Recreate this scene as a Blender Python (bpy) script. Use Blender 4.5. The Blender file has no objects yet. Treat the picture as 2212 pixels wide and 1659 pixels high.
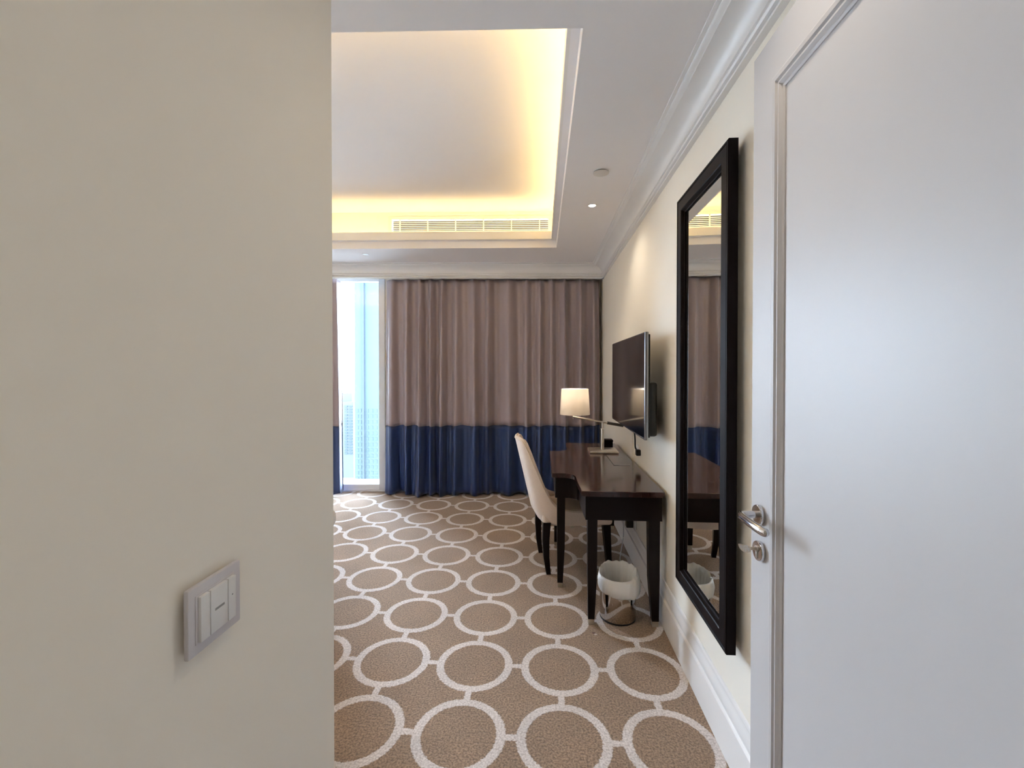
import bpy, bmesh, math, random
from mathutils import Vector, Matrix
random.seed(7)
R = math.radians
sc = bpy.context.scene
col = sc.collection

# ------------------------------------------------------------------ camera, sky, exposure
EYE = 1.45
cam_d = bpy.data.cameras.new('camera')
cam_d.sensor_width = 36.0
cam_d.lens = 945.0 / 2212.0 * 36.0
cam_d.shift_y = -18.6 / 2212.0
cam_d.clip_start = 0.02
cam_d.clip_end = 3000
cam = bpy.data.objects.new('camera', cam_d)
cam.location = (0, 0, EYE)
cam.rotation_euler = (R(90 - 0.6), 0, math.atan(64 / 945.0))
col.objects.link(cam)
sc.camera = cam

SKY = 27.0            # radiance of the hazy daylight sky
COVE = 1.45           # warm strip lamps hidden in the ceiling tray (W per metre)
HALL_FILL = 9.0           # unseen fill lamp added in the entrance passage (W)
world = bpy.data.worlds.new('hazy_sky')
sc.world = world
world.use_nodes = True
bg = world.node_tree.nodes['Background']
bg.inputs[0].default_value = (0.715, 0.825, 1.0, 1)
bg.inputs[1].default_value = SKY
vs = sc.view_settings
vs.view_transform = 'Standard'
vs.look = 'None'
vs.exposure = 1.07
vs.gamma = 1.0
vs.use_curve_mapping = False
try:
    sc.cycles.use_denoising = True
    sc.cycles.use_light_tree = False
    sc.cycles.max_bounces = 9
    sc.cycles.diffuse_bounces = 5
    sc.cycles.glossy_bounces = 4
    sc.cycles.transparent_max_bounces = 6
    sc.cycles.adaptive_threshold = 0.06
    sc.cycles.caustics_reflective = False
    sc.cycles.sample_clamp_indirect = 6.0
    sc.cycles.caustics_refractive = False
except Exception:
    pass

# lines of the window side of the room (it meets the desk wall a little off square)
SL = 0.0678
def back_y(x, d=0.0):
    return 5.255 + d + SL * x
WX = 0.705           # desk wall
LX = -0.425          # partition beside the camera
CZ = 2.645           # ceiling
ROOM_L = -3.7

# daylight comes in through the glazed part of the window wall
def area(name, loc, rot, sx, sy, power, color=(1, 1, 1), portal=False, spread=math.pi):
    l = bpy.data.lights.new(name, 'AREA')
    l.shape = 'RECTANGLE'
    l.size, l.size_y = sx, sy
    l.energy = power
    l.color = color
    l.spread = spread
    if portal:
        l.cycles.is_portal = True
    o = bpy.data.objects.new(name, l)
    o.location = loc
    o.rotation_euler = rot
    col.objects.link(o)
    return o
area('window_portal', (-2.79, back_y(-2.79, 0.09), 1.27), (R(-90), 0, math.atan(SL)), 1.75, 2.45, 1.0, portal=True)

# ------------------------------------------------------------------ helpers
MATS = {}
def nodes(m):
    m.use_nodes = True
    nt = m.node_tree
    return nt, nt.nodes, nt.links, nt.nodes['Principled BSDF']
def mat(name, color, rough=0.5, metal=0.0, spec=0.5, noise=0.0, nscale=40.0, bump=0.0, bscale=200.0, coat=0.0, sheen=0.0, stretch=None):
    m = bpy.data.materials.new(name)
    nt, N, L, p = nodes(m)
    p.inputs['Base Color'].default_value = (*color, 1)
    p.inputs['Roughness'].default_value = rough
    p.inputs['Metallic'].default_value = metal
    p.inputs['Specular IOR Level'].default_value = spec
    p.inputs['Coat Weight'].default_value = coat
    p.inputs['Coat Roughness'].default_value = 0.08
    p.inputs['Sheen Weight'].default_value = sheen
    MATS[name] = m
    if not noise and not bump:
        return m
    tc = N.new('ShaderNodeTexCoord')
    src = tc.outputs['Object']
    if stretch:
        mp = N.new('ShaderNodeMapping')
        mp.inputs['Scale'].default_value = stretch
        L.new(src, mp.inputs['Vector'])
        src = mp.outputs['Vector']
    nz = N.new('ShaderNodeTexNoise')
    nz.inputs['Scale'].default_value = nscale
    nz.inputs['Detail'].default_value = 2
    L.new(src, nz.inputs['Vector'])
    mx = N.new('ShaderNodeMix')
    mx.data_type = 'RGBA'
    k = noise
    mx.inputs['A'].default_value = (*[c * (1 - k) for c in color], 1)
    mx.inputs['B'].default_value = (*[min(1, c * (1 + k)) for c in color], 1)
    L.new(nz.outputs['Fac'], mx.inputs['Factor'])
    L.new(mx.outputs['Result'], p.inputs['Base Color'])
    if bump:
        nb = N.new('ShaderNodeTexNoise')
        nb.inputs['Scale'].default_value = bscale
        nb.inputs['Detail'].default_value = 3
        L.new(src, nb.inputs['Vector'])
        bp = N.new('ShaderNodeBump')
        bp.inputs['Strength'].default_value = bump
        bp.inputs['Distance'].default_value = 0.004
        L.new(nb.outputs['Fac'], bp.inputs['Height'])
        L.new(bp.outputs['Normal'], p.inputs['Normal'])
    MATS[name] = m
    return m

wall_paint = mat('cream_wall_paint', (0.875, 0.83, 0.745), 0.6, noise=0.015, nscale=6)
ceil_paint = mat('white_ceiling_paint', (0.86, 0.835, 0.84), 0.75, noise=0.01, nscale=5)
trim_paint = mat('white_trim_paint', (0.83, 0.82, 0.82), 0.35, noise=0.01, nscale=5)
tray_paint = mat('tray_paint', (0.82, 0.80, 0.76), 0.7, noise=0.01, nscale=5)
door_paint = mat('satin_door_paint', (0.56, 0.545, 0.552), 0.42, spec=0.38, noise=0.01, nscale=8, coat=0.0)
dark_wood = mat('dark_mahogany', (0.0065, 0.0028, 0.0026), 0.3, spec=0.18, noise=0.35, nscale=14, stretch=(1, 12, 1))
top_wood = mat('polished_mahogany_top', (0.030, 0.009, 0.008), 0.17, noise=0.4, nscale=14, stretch=(12, 1, 1), coat=0.25)
leg_wood = mat('dark_leg_wood', (0.0075, 0.0033, 0.003), 0.35, spec=0.2, noise=0.3, nscale=16, stretch=(6, 6, 1))
frame_wood = mat('mirror_frame_wood', (0.008, 0.0055, 0.0065), 0.42, spec=0.06, noise=0.25, nscale=14, stretch=(6, 6, 1))
chrome = mat('chrome', (0.62, 0.62, 0.64), 0.08, metal=1.0)
steel = mat('polished_steel', (0.60, 0.57, 0.54), 0.07, metal=1.0, noise=0.03, nscale=3)
satin_steel = mat('satin_nickel', (0.62, 0.60, 0.56), 0.3, metal=1.0)
nickel = mat('brushed_nickel', (0.74, 0.68, 0.60), 0.3, metal=1.0)
brass_cap = mat('pale_metal_cap', (0.50, 0.46, 0.38), 0.35, metal=0.7)
black_plastic = mat('black_plastic', (0.012, 0.012, 0.013), 0.4)
grey_metal = mat('grey_lamp_metal', (0.10, 0.10, 0.10), 0.35, metal=0.6)
tv_glass = mat('tv_glass', (0.006, 0.006, 0.007), 0.10, spec=0.6)
tv_silver = mat('tv_edge_silver', (0.30, 0.30, 0.31), 0.25, metal=0.8)
white_plastic = mat('white_plastic', (0.74, 0.74, 0.74), 0.3)
grey_plastic = mat('grey_mark', (0.30, 0.30, 0.30), 0.5)
plate_glass = mat('switch_plate_finish', (0.62, 0.60, 0.63), 0.35, spec=0.35)
chair_fabric = mat('oatmeal_chair_fabric', (0.74, 0.61, 0.52), 0.9, noise=0.16, nscale=260, bump=0.5, bscale=420, sheen=0.3)
piping_fabric = mat('chair_piping', (0.70, 0.58, 0.49), 0.85, noise=0.1, nscale=200, bump=0.3, bscale=400)
curtain_fabric = mat('mauve_curtain_satin', (0.32, 0.255, 0.268), 0.36, noise=0.05, nscale=60, bump=0.08, bscale=300, sheen=0.3)
navy_fabric = mat('navy_curtain_satin', (0.012, 0.032, 0.115), 0.4, noise=0.08, nscale=60, bump=0.08, bscale=300, sheen=0.2)
linen = mat('white_bed_linen', (0.82, 0.82, 0.83), 0.85, noise=0.03, nscale=30, bump=0.15, bscale=60)
bed_base = mat('bed_base_fabric', (0.32, 0.30, 0.34), 0.9, noise=0.1, nscale=100)
cord_black = mat('black_cord', (0.010, 0.010, 0.010), 0.45)
cord_white = mat('pale_cord', (0.62, 0.63, 0.66), 0.45)
slat_paint = mat('grille_paint', (0.80, 0.77, 0.70), 0.5)
void_black = mat('duct_black', (0.010, 0.007, 0.004), 0.9)
disc_paint = mat('detector_cover', (0.66, 0.62, 0.58), 0.5)
key_metal = mat('key_metal', (0.60, 0.50, 0.38), 0.32, metal=1.0)
alu = mat('window_aluminium', (0.62, 0.63, 0.66), 0.35, metal=0.2)
alu_white = mat('window_sill_white', (0.84, 0.86, 0.87), 0.4)

# bag: thin white film, lets some light through
def film(name, color, trans):
    m = bpy.data.materials.new(name)
    nt, N, L, p = nodes(m)
    p.inputs['Base Color'].default_value = (*color, 1)
    p.inputs['Roughness'].default_value = 0.4
    tr = N.new('ShaderNodeBsdfTranslucent')
    tr.inputs['Color'].default_value = (*color, 1)
    nz = N.new('ShaderNodeTexNoise')
    nz.inputs['Scale'].default_value = 18
    tc = N.new('ShaderNodeTexCoord')
    L.new(tc.outputs['Object'], nz.inputs['Vector'])
    bp = N.new('ShaderNodeBump')
    bp.inputs['Strength'].default_value = 0.25
    bp.inputs['Distance'].default_value = 0.01
    L.new(nz.outputs['Fac'], bp.inputs['Height'])
    L.new(bp.outputs['Normal'], p.inputs['Normal'])
    mx = N.new('ShaderNodeMixShader')
    mx.inputs[0].default_value = trans
    L.new(p.outputs[0], mx.inputs[1])
    L.new(tr.outputs[0], mx.inputs[2])
    L.new(mx.outputs[0], N['Material Output'].inputs['Surface'])
    return m
bag_film = film('bin_liner_film', (0.82, 0.80, 0.77), 0.10)
shade_cloth = film('lamp_shade_cloth', (0.90, 0.84, 0.76), 0.45)
sheer_cloth = film('sheer_cloth', (0.86, 0.87, 0.93), 0.55)

def emit(name, color, s):
    m = bpy.data.materials.new(name)
    m.use_nodes = True
    N, L = m.node_tree.nodes, m.node_tree.links
    p = N['Principled BSDF']
    p.inputs['Base Color'].default_value = (*color, 1)
    p.inputs['Emission Color'].default_value = (*color, 1)
    p.inputs['Emission Strength'].default_value = s
    return m
lamp_lens = emit('lit_lamp_lens', (1.0, 0.93, 0.82), 6.0)
led_strip = emit('warm_led_strip', (1.0, 0.72, 0.32), 5.0)

mirror_mat = bpy.data.materials.new('mirror_silvering')
_, _, _, _p = nodes(mirror_mat)
_p.inputs['Base Color'].default_value = (0.80, 0.82, 0.81, 1)
_p.inputs['Metallic'].default_value = 1.0
_p.inputs['Roughness'].default_value = 0.0

# clear pane: transparent with a fresnel sheen
glass = bpy.data.materials.new('window_glass')
nt, N, L, p = nodes(glass)
N.remove(p)
tr = N.new('ShaderNodeBsdfTransparent'); tr.inputs[0].default_value = (0.95, 0.98, 0.985, 1)
gl = N.new('ShaderNodeBsdfGlossy'); gl.inputs['Roughness'].default_value = 0.0
fr = N.new('ShaderNodeFresnel'); fr.inputs[0].default_value = 1.35
mx = N.new('ShaderNodeMixShader')
L.new(fr.outputs[0], mx.inputs[0]); L.new(tr.outputs[0], mx.inputs[1]); L.new(gl.outputs[0], mx.inputs[2])
L.new(mx.outputs[0], N['Material Output'].inputs['Surface'])

# carpet: brown pile with pale rings linked in a square grid
carpet = bpy.data.materials.new('ring_carpet')
nt, N, L, p = nodes(carpet)
p.inputs['Roughness'].default_value = 0.95
p.inputs['Specular IOR Level'].default_value = 0.15
p.inputs['Sheen Weight'].default_value = 0.25
p.inputs['Sheen Roughness'].default_value = 0.6
tc = N.new('ShaderNodeTexCoord')
def math_n(op, a, b=None, clamp=False):
    n = N.new('ShaderNodeMath'); n.operation = op; n.use_clamp = clamp
    for i, v in enumerate((a, b)):
        if v is None: continue
        if isinstance(v, (int, float)): n.inputs[i].default_value = v
        else: L.new(v, n.inputs[i])
    return n.outputs[0]
jit = N.new('ShaderNodeTexNoise'); jit.inputs['Scale'].default_value = 130; jit.inputs['Detail'].default_value = 1
L.new(tc.outputs['Object'], jit.inputs['Vector'])
wob = N.new('ShaderNodeVectorMath'); wob.operation = 'MULTIPLY_ADD'
sb = N.new('ShaderNodeVectorMath'); sb.operation = 'SUBTRACT'; sb.inputs[1].default_value = (0.5, 0.5, 0.5)
L.new(jit.outputs['Color'], sb.inputs[0])
L.new(sb.outputs[0], wob.inputs[0]); wob.inputs[1].default_value = (0.014, 0.014, 0); L.new(tc.outputs['Object'], wob.inputs[2])
sep = N.new('ShaderNodeSeparateXYZ'); L.new(wob.outputs[0], sep.inputs[0])
PX, PY = 0.4165, 0.4195
def cell(v, o, pitch):
    u = math_n('DIVIDE', math_n('SUBTRACT', v, o - pitch / 2 - 40 * pitch), pitch)
    return math_n('MULTIPLY', math_n('SUBTRACT', math_n('FRACT', u), 0.5), pitch)
dx = cell(sep.outputs[0], 0.088, PX); dy = cell(sep.outputs[1], 2.13, PY)
rr = math_n('SQRT', math_n('ADD', math_n('MULTIPLY', dx, dx), math_n('MULTIPLY', dy, dy)))
def band(v, lo, hi, s=0.002):
    a = math_n('DIVIDE', math_n('SUBTRACT', v, lo - s), 2 * s, True)
    b = math_n('DIVIDE', math_n('SUBTRACT', hi + s, v), 2 * s, True)
    return math_n('MULTIPLY', a, b)
ring = band(rr, 0.150, 0.187)
ax_, ay_ = math_n('ABSOLUTE', dx), math_n('ABSOLUTE', dy)
l1 = math_n('MULTIPLY', band(ax_, -0.1, 0.0145), band(ay_, 0.18, 0.5))
l2 = math_n('MULTIPLY', band(ay_, -0.1, 0.0145), band(ax_, 0.18, 0.5))
msk = math_n('MAXIMUM', ring, math_n('MAXIMUM', l1, l2))
n1 = N.new('ShaderNodeTexNoise'); n1.inputs['Scale'].default_value = 120; n1.inputs['Detail'].default_value = 5; n1.inputs['Roughness'].default_value = 0.65
L.new(tc.outputs['Object'], n1.inputs['Vector'])
n2 = N.new('ShaderNodeTexNoise'); n2.inputs['Scale'].default_value = 5; n2.inputs['Detail'].default_value = 2
L.new(tc.outputs['Object'], n2.inputs['Vector'])
def ramp(fac, c0, c1, a=0.3, b=0.7):
    r = N.new('ShaderNodeValToRGB')
    r.color_ramp.elements[0].position = a; r.color_ramp.elements[1].position = b
    r.color_ramp.elements[0].color = (*c0, 1); r.color_ramp.elements[1].color = (*c1, 1)
    L.new(fac, r.inputs[0]); return r.outputs[0]
def mixc(f, a, b, mode='MIX'):
    m = N.new('ShaderNodeMix'); m.data_type = 'RGBA'; m.blend_type = mode
    for k, v in (('Factor', f), ('A', a), ('B', b)):
        if isinstance(v, (int, float)): m.inputs[k].default_value = v
        elif isinstance(v, tuple): m.inputs[k].default_value = (*v, 1)
        else: L.new(v, m.inputs[k])
    return m.outputs['Result']
pile = ramp(n1.outputs['Fac'], (0.145, 0.092, 0.057), (0.43, 0.288, 0.186), .37, .63)
pale = ramp(n1.outputs['Fac'], (0.50, 0.44, 0.425), (0.86, 0.80, 0.785), .36, .62)
wear = ramp(n2.outputs['Fac'], (0.90, 0.90, 0.90), (1.06, 1.05, 1.04))
colr = mixc(msk, pile, pale)
colr = mixc(1.0, colr, wear, 'MULTIPLY')
# a small scorch mark near the desk
vd = N.new('ShaderNodeVectorMath'); vd.operation = 'DISTANCE'; L.new(wob.outputs[0], vd.inputs[0]); vd.inputs[1].default_value = (0.288, 2.43, 0)
sc1 = band(vd.outputs['Value'], -0.1, 0.010, 0.004)
vd2 = N.new('ShaderNodeVectorMath'); vd2.operation = 'DISTANCE'; L.new(wob.outputs[0], vd2.inputs[0]); vd2.inputs[1].default_value = (0.297, 2.418, 0)
sc2 = band(vd2.outputs['Value'], -0.1, 0.007, 0.003)
colr = mixc(sc1, colr, (0.10, 0.03, 0.015))
colr = mixc(sc2, colr, (0.62, 0.52, 0.45))
L.new(colr, p.inputs['Base Color'])
bp = N.new('ShaderNodeBump'); bp.inputs['Strength'].default_value = 0.7; bp.inputs['Distance'].default_value = 0.006
hh = math_n('ADD', n1.outputs['Fac'], math_n('MULTIPLY', msk, 0.35))
L.new(hh, bp.inputs['Height']); L.new(bp.outputs['Normal'], p.inputs['Normal'])

# ---- mesh helpers (world coordinates in, each object keeps its own origin)
def origin(o):
    v = Vector((0, 0, 0))
    while o is not None:
        v += Vector(o.location); o = o.parent
    return v
def box(bm, x0, x1, y0, y1, z0, z1, bev=0.0, seg=2):
    b = bmesh.new()
    vs_ = [b.verts.new((x, y, z)) for x in (x0, x1) for y in (y0, y1) for z in (z0, z1)]
    for f in ((0, 1, 3, 2), (4, 6, 7, 5), (0, 4, 5, 1), (2, 3, 7, 6), (0, 2, 6, 4), (1, 5, 7, 3)):
        b.faces.new([vs_[i] for i in f])
    if bev:
        bmesh.ops.bevel(b, geom=list(b.edges), offset=bev, segments=seg, profile=0.5, affect='EDGES')
    merge(bm, b)
def merge(bm, b, M=None):
    if M is not None:
        b.transform(M)
    me = bpy.data.meshes.new('tmp'); b.to_mesh(me); b.free()
    bm.from_mesh(me); bpy.data.meshes.remove(me)
def taper(bm, c0, s0, c1, s1, bev=0.0):
    """square bar from centre c0 (half sizes s0) to c1 (half sizes s1), along z"""
    b = bmesh.new()
    lo = [b.verts.new((c0[0] + sx * s0[0], c0[1] + sy * s0[1], c0[2])) for sx, sy in ((-1, -1), (1, -1), (1, 1), (-1, 1))]
    hi = [b.verts.new((c1[0] + sx * s1[0], c1[1] + sy * s1[1], c1[2])) for sx, sy in ((-1, -1), (1, -1), (1, 1), (-1, 1))]
    b.faces.new(lo[::-1]); b.faces.new(hi)
    for i in range(4):
        j = (i + 1) % 4
        b.faces.new((lo[i], lo[j], hi[j], hi[i]))
    if bev:
        bmesh.ops.bevel(b, geom=list(b.edges), offset=bev, segments=2, profile=0.5, affect='EDGES')
    merge(bm, b)
def rings(bm, rs, cap0=True, cap1=True, closed=False):
    vv = [[bm.verts.new(p) for p in r] for r in rs]
    n = len(vv[0])
    m = len(vv)
    for i in range(m if closed else m - 1):
        a, b = vv[i], vv[(i + 1) % m]
        for k in range(n):
            bm.faces.new((a[k], a[(k + 1) % n], b[(k + 1) % n], b[k]))
    if not closed:
        if cap0: bm.faces.new(vv[0][::-1])
        if cap1: bm.faces.new(vv[-1])
def lathe(bm, prof, c=(0, 0, 0), n=40, M=None, cap0=True, cap1=True):
    rs = []
    for r, z in prof:
        ring_ = [Vector((r * math.cos(2 * math.pi * k / n), r * math.sin(2 * math.pi * k / n), z)) for k in range(n)]
        if M is not None: ring_ = [M @ v for v in ring_]
        rs.append([v + Vector(c) for v in ring_])
    rings(bm, rs, cap0, cap1)
def tube(bm, pts, r, n=10):
    pts = [Vector(q) for q in pts]
    rs = []
    up = Vector((0.13, 0.21, 1)).normalized()
    for i, q in enumerate(pts):
        t = (pts[min(i + 1, len(pts) - 1)] - pts[max(i - 1, 0)]).normalized()
        a = t.cross(up)
        if a.length < 1e-3: a = t.cross(Vector((1, 0, 0)))
        a.normalize(); b = t.cross(a)
        rad = r[i] if isinstance(r, (list, tuple)) else r
        if not isinstance(rad, tuple): rad = (rad, rad)
        rs.append([q + a * rad[0] * math.cos(2 * math.pi * k / n) + b * rad[1] * math.sin(2 * math.pi * k / n) for k in range(n)])
    rings(bm, rs)
def spline(pts, n=8):
    P = [Vector(q) for q in pts]
    P = [P[0] * 2 - P[1]] + P + [P[-1] * 2 - P[-2]]
    out = []
    for i in range(1, len(P) - 2):
        for k in range(n):
            t = k / n
            a, b, c, d = P[i - 1:i + 3]
            out.append(0.5 * ((2 * b) + (c - a) * t + (2 * a - 5 * b + 4 * c - d) * t * t + (3 * b - a - 3 * c + d) * t ** 3))
    out.append(P[-2])
    return out
def extrude(bm, prof, fn, stations):
    """closed profile of 2D points, placed at each station by fn(point, s)"""
    rings(bm, [[fn(q, s) for q in prof] for s in stations])
def prism(bm, poly, z0, z1):
    lo = [bm.verts.new((x, y, z0)) for x, y in poly]
    hi = [bm.verts.new((x, y, z1)) for x, y in poly]
    bm.faces.new(lo[::-1]); bm.faces.new(hi)
    n = len(poly)
    for i in range(n):
        j = (i + 1) % n
        bm.faces.new((lo[i], lo[j], hi[j], hi[i]))
def obj(name, bm, m, parent=None, loc=None, smooth=0, world_in=True):
    bmesh.ops.recalc_face_normals(bm, faces=bm.faces)
    me = bpy.data.meshes.new(name)
    o = bpy.data.objects.new(name, me)
    if parent is not None:
        o.parent = parent
        off = origin(parent)
        loc = None
    else:
        off = Vector(loc) if loc is not None else Vector((0, 0, 0))
        o.location = off
    if world_in:
        bm.transform(Matrix.Translation(-off))
    bm.to_mesh(me); bm.free()
    me.materials.append(m)
    if smooth:
        for f in me.polygons: f.use_smooth = True
        try:
            me.set_sharp_from_angle(angle=R(smooth))
        except Exception:
            pass
    col.objects.link(o)
    return o
def B(): return bmesh.new()
def tag(o, label, cat, group=None):
    o['label'] = label; o['category'] = cat
    if group: o['group'] = group
    return o
def thing(name, loc, label, cat, group=None, rz=0):
    o = bpy.data.objects.new(name, None)
    o.empty_display_size = 0.05
    o.location = loc; o.rotation_euler = (0, 0, rz)
    col.objects.link(o)
    return tag(o, label, cat, group)
def struct(name, bm, m, label=None, smooth=0, loc=None):
    o = obj(name, bm, m, loc=loc, smooth=smooth)
    o['kind'] = 'structure'
    if label: o['label'] = label
    return o

# ------------------------------------------------------------------ the room
bm = B(); box(bm, -4.0, 1.0, -2.8, 5.7, -0.08, 0.0)
struct('floor', bm, carpet, 'brown carpet with a grid of linked pale rings')
bm = B(); box(bm, WX, WX + 0.12, -2.8, 5.7, 0, 3.3)
struct('wall_right', bm, wall_paint, 'cream wall behind the desk and mirror')
bm = B(); box(bm, LX - 0.10, LX, -2.8, 0.868, 0, CZ, bev=0.003)
struct('wall_left', bm, wall_paint, 'cream partition wall with the light switch')
bm = B(); box(bm, -4.0, LX - 0.10, 0.768, 0.868, 0, 3.3)
struct('wall_near', bm, wall_paint, 'cream wall behind the bed')
bm = B(); box(bm, ROOM_L - 0.12, ROOM_L, 0.868, 5.3, 0, 3.3)
struct('wall_far_side', bm, wall_paint, 'cream wall on the far side of the bedroom')
bm = B(); box(bm, LX - 0.1, WX, -2.8, -2.7, 0, CZ)
struct('wall_passage_end', bm, wall_paint, 'cream wall closing the entrance passage')

# window wall: solid right of the glazing (behind the long curtain), lintel above
WIN_L, WIN_R = -3.62, -1.945
bm = B()
prism(bm, [(WIN_R + 0.075, back_y(WIN_R + 0.075)), (WX, back_y(WX)), (WX, back_y(WX, 0.2)), (WIN_R + 0.075, back_y(WIN_R + 0.075, 0.2))], 0, 3.3)
prism(bm, [(ROOM_L, back_y(ROOM_L)), (WIN_R + 0.075, back_y(WIN_R + 0.075)), (WIN_R + 0.075, back_y(WIN_R + 0.075, 0.2)), (ROOM_L, back_y(ROOM_L, 0.2))], 2.56, 3.3)
prism(bm, [(ROOM_L - .12, back_y(ROOM_L)), (WIN_L, back_y(WIN_L)), (WIN_L, back_y(WIN_L, 0.2)), (ROOM_L - .12, back_y(ROOM_L, 0.2))], 0, 2.56)
struct('wall_back', bm, wall_paint, 'window wall behind the curtains')

# glazing: bottom rail, mullion, panes
def slab(x0, x1, d0, d1, z0, z1):
    b = B()
    prism(b, [(x0, back_y(x0, d0)), (x1, back_y(x1, d0)), (x1, back_y(x1, d1)), (x0, back_y(x0, d1))], z0, z1)
    return b
win = struct('window_1', slab(WIN_L, WIN_R + 0.075, 0.0, 0.14, 0.0, 0.018), alu_white, 'floor to ceiling window showing the city')
obj('window_frame', slab(WIN_L, WIN_R, 0.02, 0.10, 0.018, 0.082), alu_white, win)
obj('window_frame', slab(WIN_L, WIN_R, 0.02, 0.10, 2.525, 2.56), alu_white, win)
obj('mullion', slab(WIN_R, WIN_R + 0.036, 0.0, 0.12, 0.018, 2.56), alu, win)
obj('mullion', slab(WIN_R + 0.040, WIN_R + 0.075, -0.015, 0.12, 0.018, 2.56), alu, win)
obj('mullion', slab(-2.95, -2.89, 0.01, 0.11, 0.082, 2.525), alu, win)
obj('mullion', slab(WIN_L, WIN_L + 0.05, 0.01, 0.11, 0.082, 2.525), alu, win)
obj('pane', slab(-2.89, WIN_R, 0.055, 0.065, 0.082, 2.525), glass, win)
obj('pane', slab(WIN_L + 0.05, -2.95, 0.055, 0.065, 0.082, 2.525), glass, win)

# ---- ceiling with a stepped light tray
TS = 0.045
def ty(x, y): return y + TS * (x - 0.143)
HX0, HX1, HY0, HY1 = -3.25, 0.143, 1.552, 4.276
def quad(x0, x1, y0, y1): return [(x0, ty(x0, y0)), (x1, ty(x1, y0)), (x1, ty(x1, y1)), (x0, ty(x0, y1))]
def ring_slab(bm, outer, inner, z0, z1):
    """a flat frame between two quads"""
    n = 4
    vo = [[bm.verts.new((x, y, z)) for x, y in outer] for z in (z0, z1)]
    vi = [[bm.verts.new((x, y, z)) for x, y in inner] for z in (z0, z1)]
    for i in range(n):
        j = (i + 1) % n
        bm.faces.new((vo[0][i], vi[0][i], vi[0][j], vo[0][j]))
        bm.faces.new((vo[1][i], vo[1][j], vi[1][j], vi[1][i]))
        bm.faces.new((vo[0][i], vo[0][j], vo[1][j], vo[1][i]))
        bm.faces.new((vi[0][i], vi[1][i], vi[1][j], vi[0][j]))
bm = B()
ring_slab(bm, [(-4.0, -2.8), (1.0, -2.8), (1.0, 5.7), (-4.0, 5.7)], quad(HX0, HX1, HY0, HY1), CZ, CZ + 0.07)
ceiling = struct('ceiling', bm, ceil_paint, 'white ceiling with a warm lit stepped tray')
FL, RZ1, RZ2, SB, UZ = 0.05, 2.715, 2.79, 0.13, 3.045
bm = B(); ring_slab(bm, quad(HX0 - 0.16, HX1 + 0.16, HY0 - 0.16, HY1 + 0.16), quad(HX0 + FL - .015, HX1 - FL + .015, HY0 + FL - .015, HY1 - FL + .015), RZ1, RZ1 + 0.012)
obj('tray_ledge', bm, ceil_paint, ceiling)
bm = B(); ring_slab(bm, quad(HX0 + FL - 0.015, HX1 - FL + 0.015, HY0 + FL - 0.015, HY1 - FL + 0.015), quad(HX0 + FL, HX1 - FL, HY0 + FL, HY1 - FL), RZ1, RZ2)
obj('tray_lip', bm, tray_paint, ceiling)
GA, GB = (-1.62, 0.09), (2.868, 2.978)     # vent opening in the far upright
GY = HY1 + SB
bm = B()
for q in (quad(HX1 + SB, HX1 + SB + .04, HY0 - SB, HY1 + SB), quad(HX0 - SB - .04, HX0 - SB, HY0 - SB, HY1 + SB), quad(HX0 - SB, HX1 + SB, HY0 - SB - .04, HY0 - SB)):
    prism(bm, q, RZ1 + 0.012, UZ + 0.02)
obj('tray_upright', bm, tray_paint, ceiling)
bm = B()
GX0, GX1, GZ0, GZ1 = -1.512, 0.068, 2.852, 2.978
prism(bm, quad(HX0 - SB, GX0, GY, GY + .04), RZ1 + 0.012, UZ + 0.02)
prism(bm, quad(GX1, HX1 + SB, GY, GY + .04), RZ1 + 0.012, UZ + 0.02)
prism(bm, quad(GX0, GX1, GY, GY + .04), RZ1 + 0.012, GZ0)
prism(bm, quad(GX0, GX1, GY, GY + .04), GZ1, UZ + 0.02)
obj('tray_upright', bm, tray_paint, ceiling)
bm = B(); prism(bm, quad(HX0 - SB - .04, HX1 + SB + .04, HY0 - SB - .04, HY1 + SB + .04), UZ, UZ + 0.06)
obj('tray_ceiling', bm, ceil_paint, ceiling)
# warm strip lamps lying in the tray gutter
def strip(x0, y0, x1, y1, wide, h, k):
    L_ = math.hypot(x1 - x0, y1 - y0)
    cx, cy = (x0 + x1) / 2, (y0 + y1) / 2
    a = math.atan2(y1 - y0, x1 - x0)
    return area('cove_lamp', (cx, cy, RZ1 + h), (R(180), 0, a), L_, wide, COVE * k * L_, (1.0, 0.68, 0.25))
gm = 0.02
strip(HX1 + gm, ty(HX1, HY0), HX1 + gm, ty(HX1, HY1), .10, .046, 1.2)
strip(HX0, ty(HX0, HY1 + gm), HX1, ty(HX1, HY1 + gm), .045, .022, 0.85)
strip(HX0, ty(HX0, HY0 - gm), HX1, ty(HX1, HY0 - gm), .10, .050, 2.2)
strip(HX0 - gm, ty(HX0, HY0), HX0 - gm, ty(HX0, HY1), .10, .040, 1.0)

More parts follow.
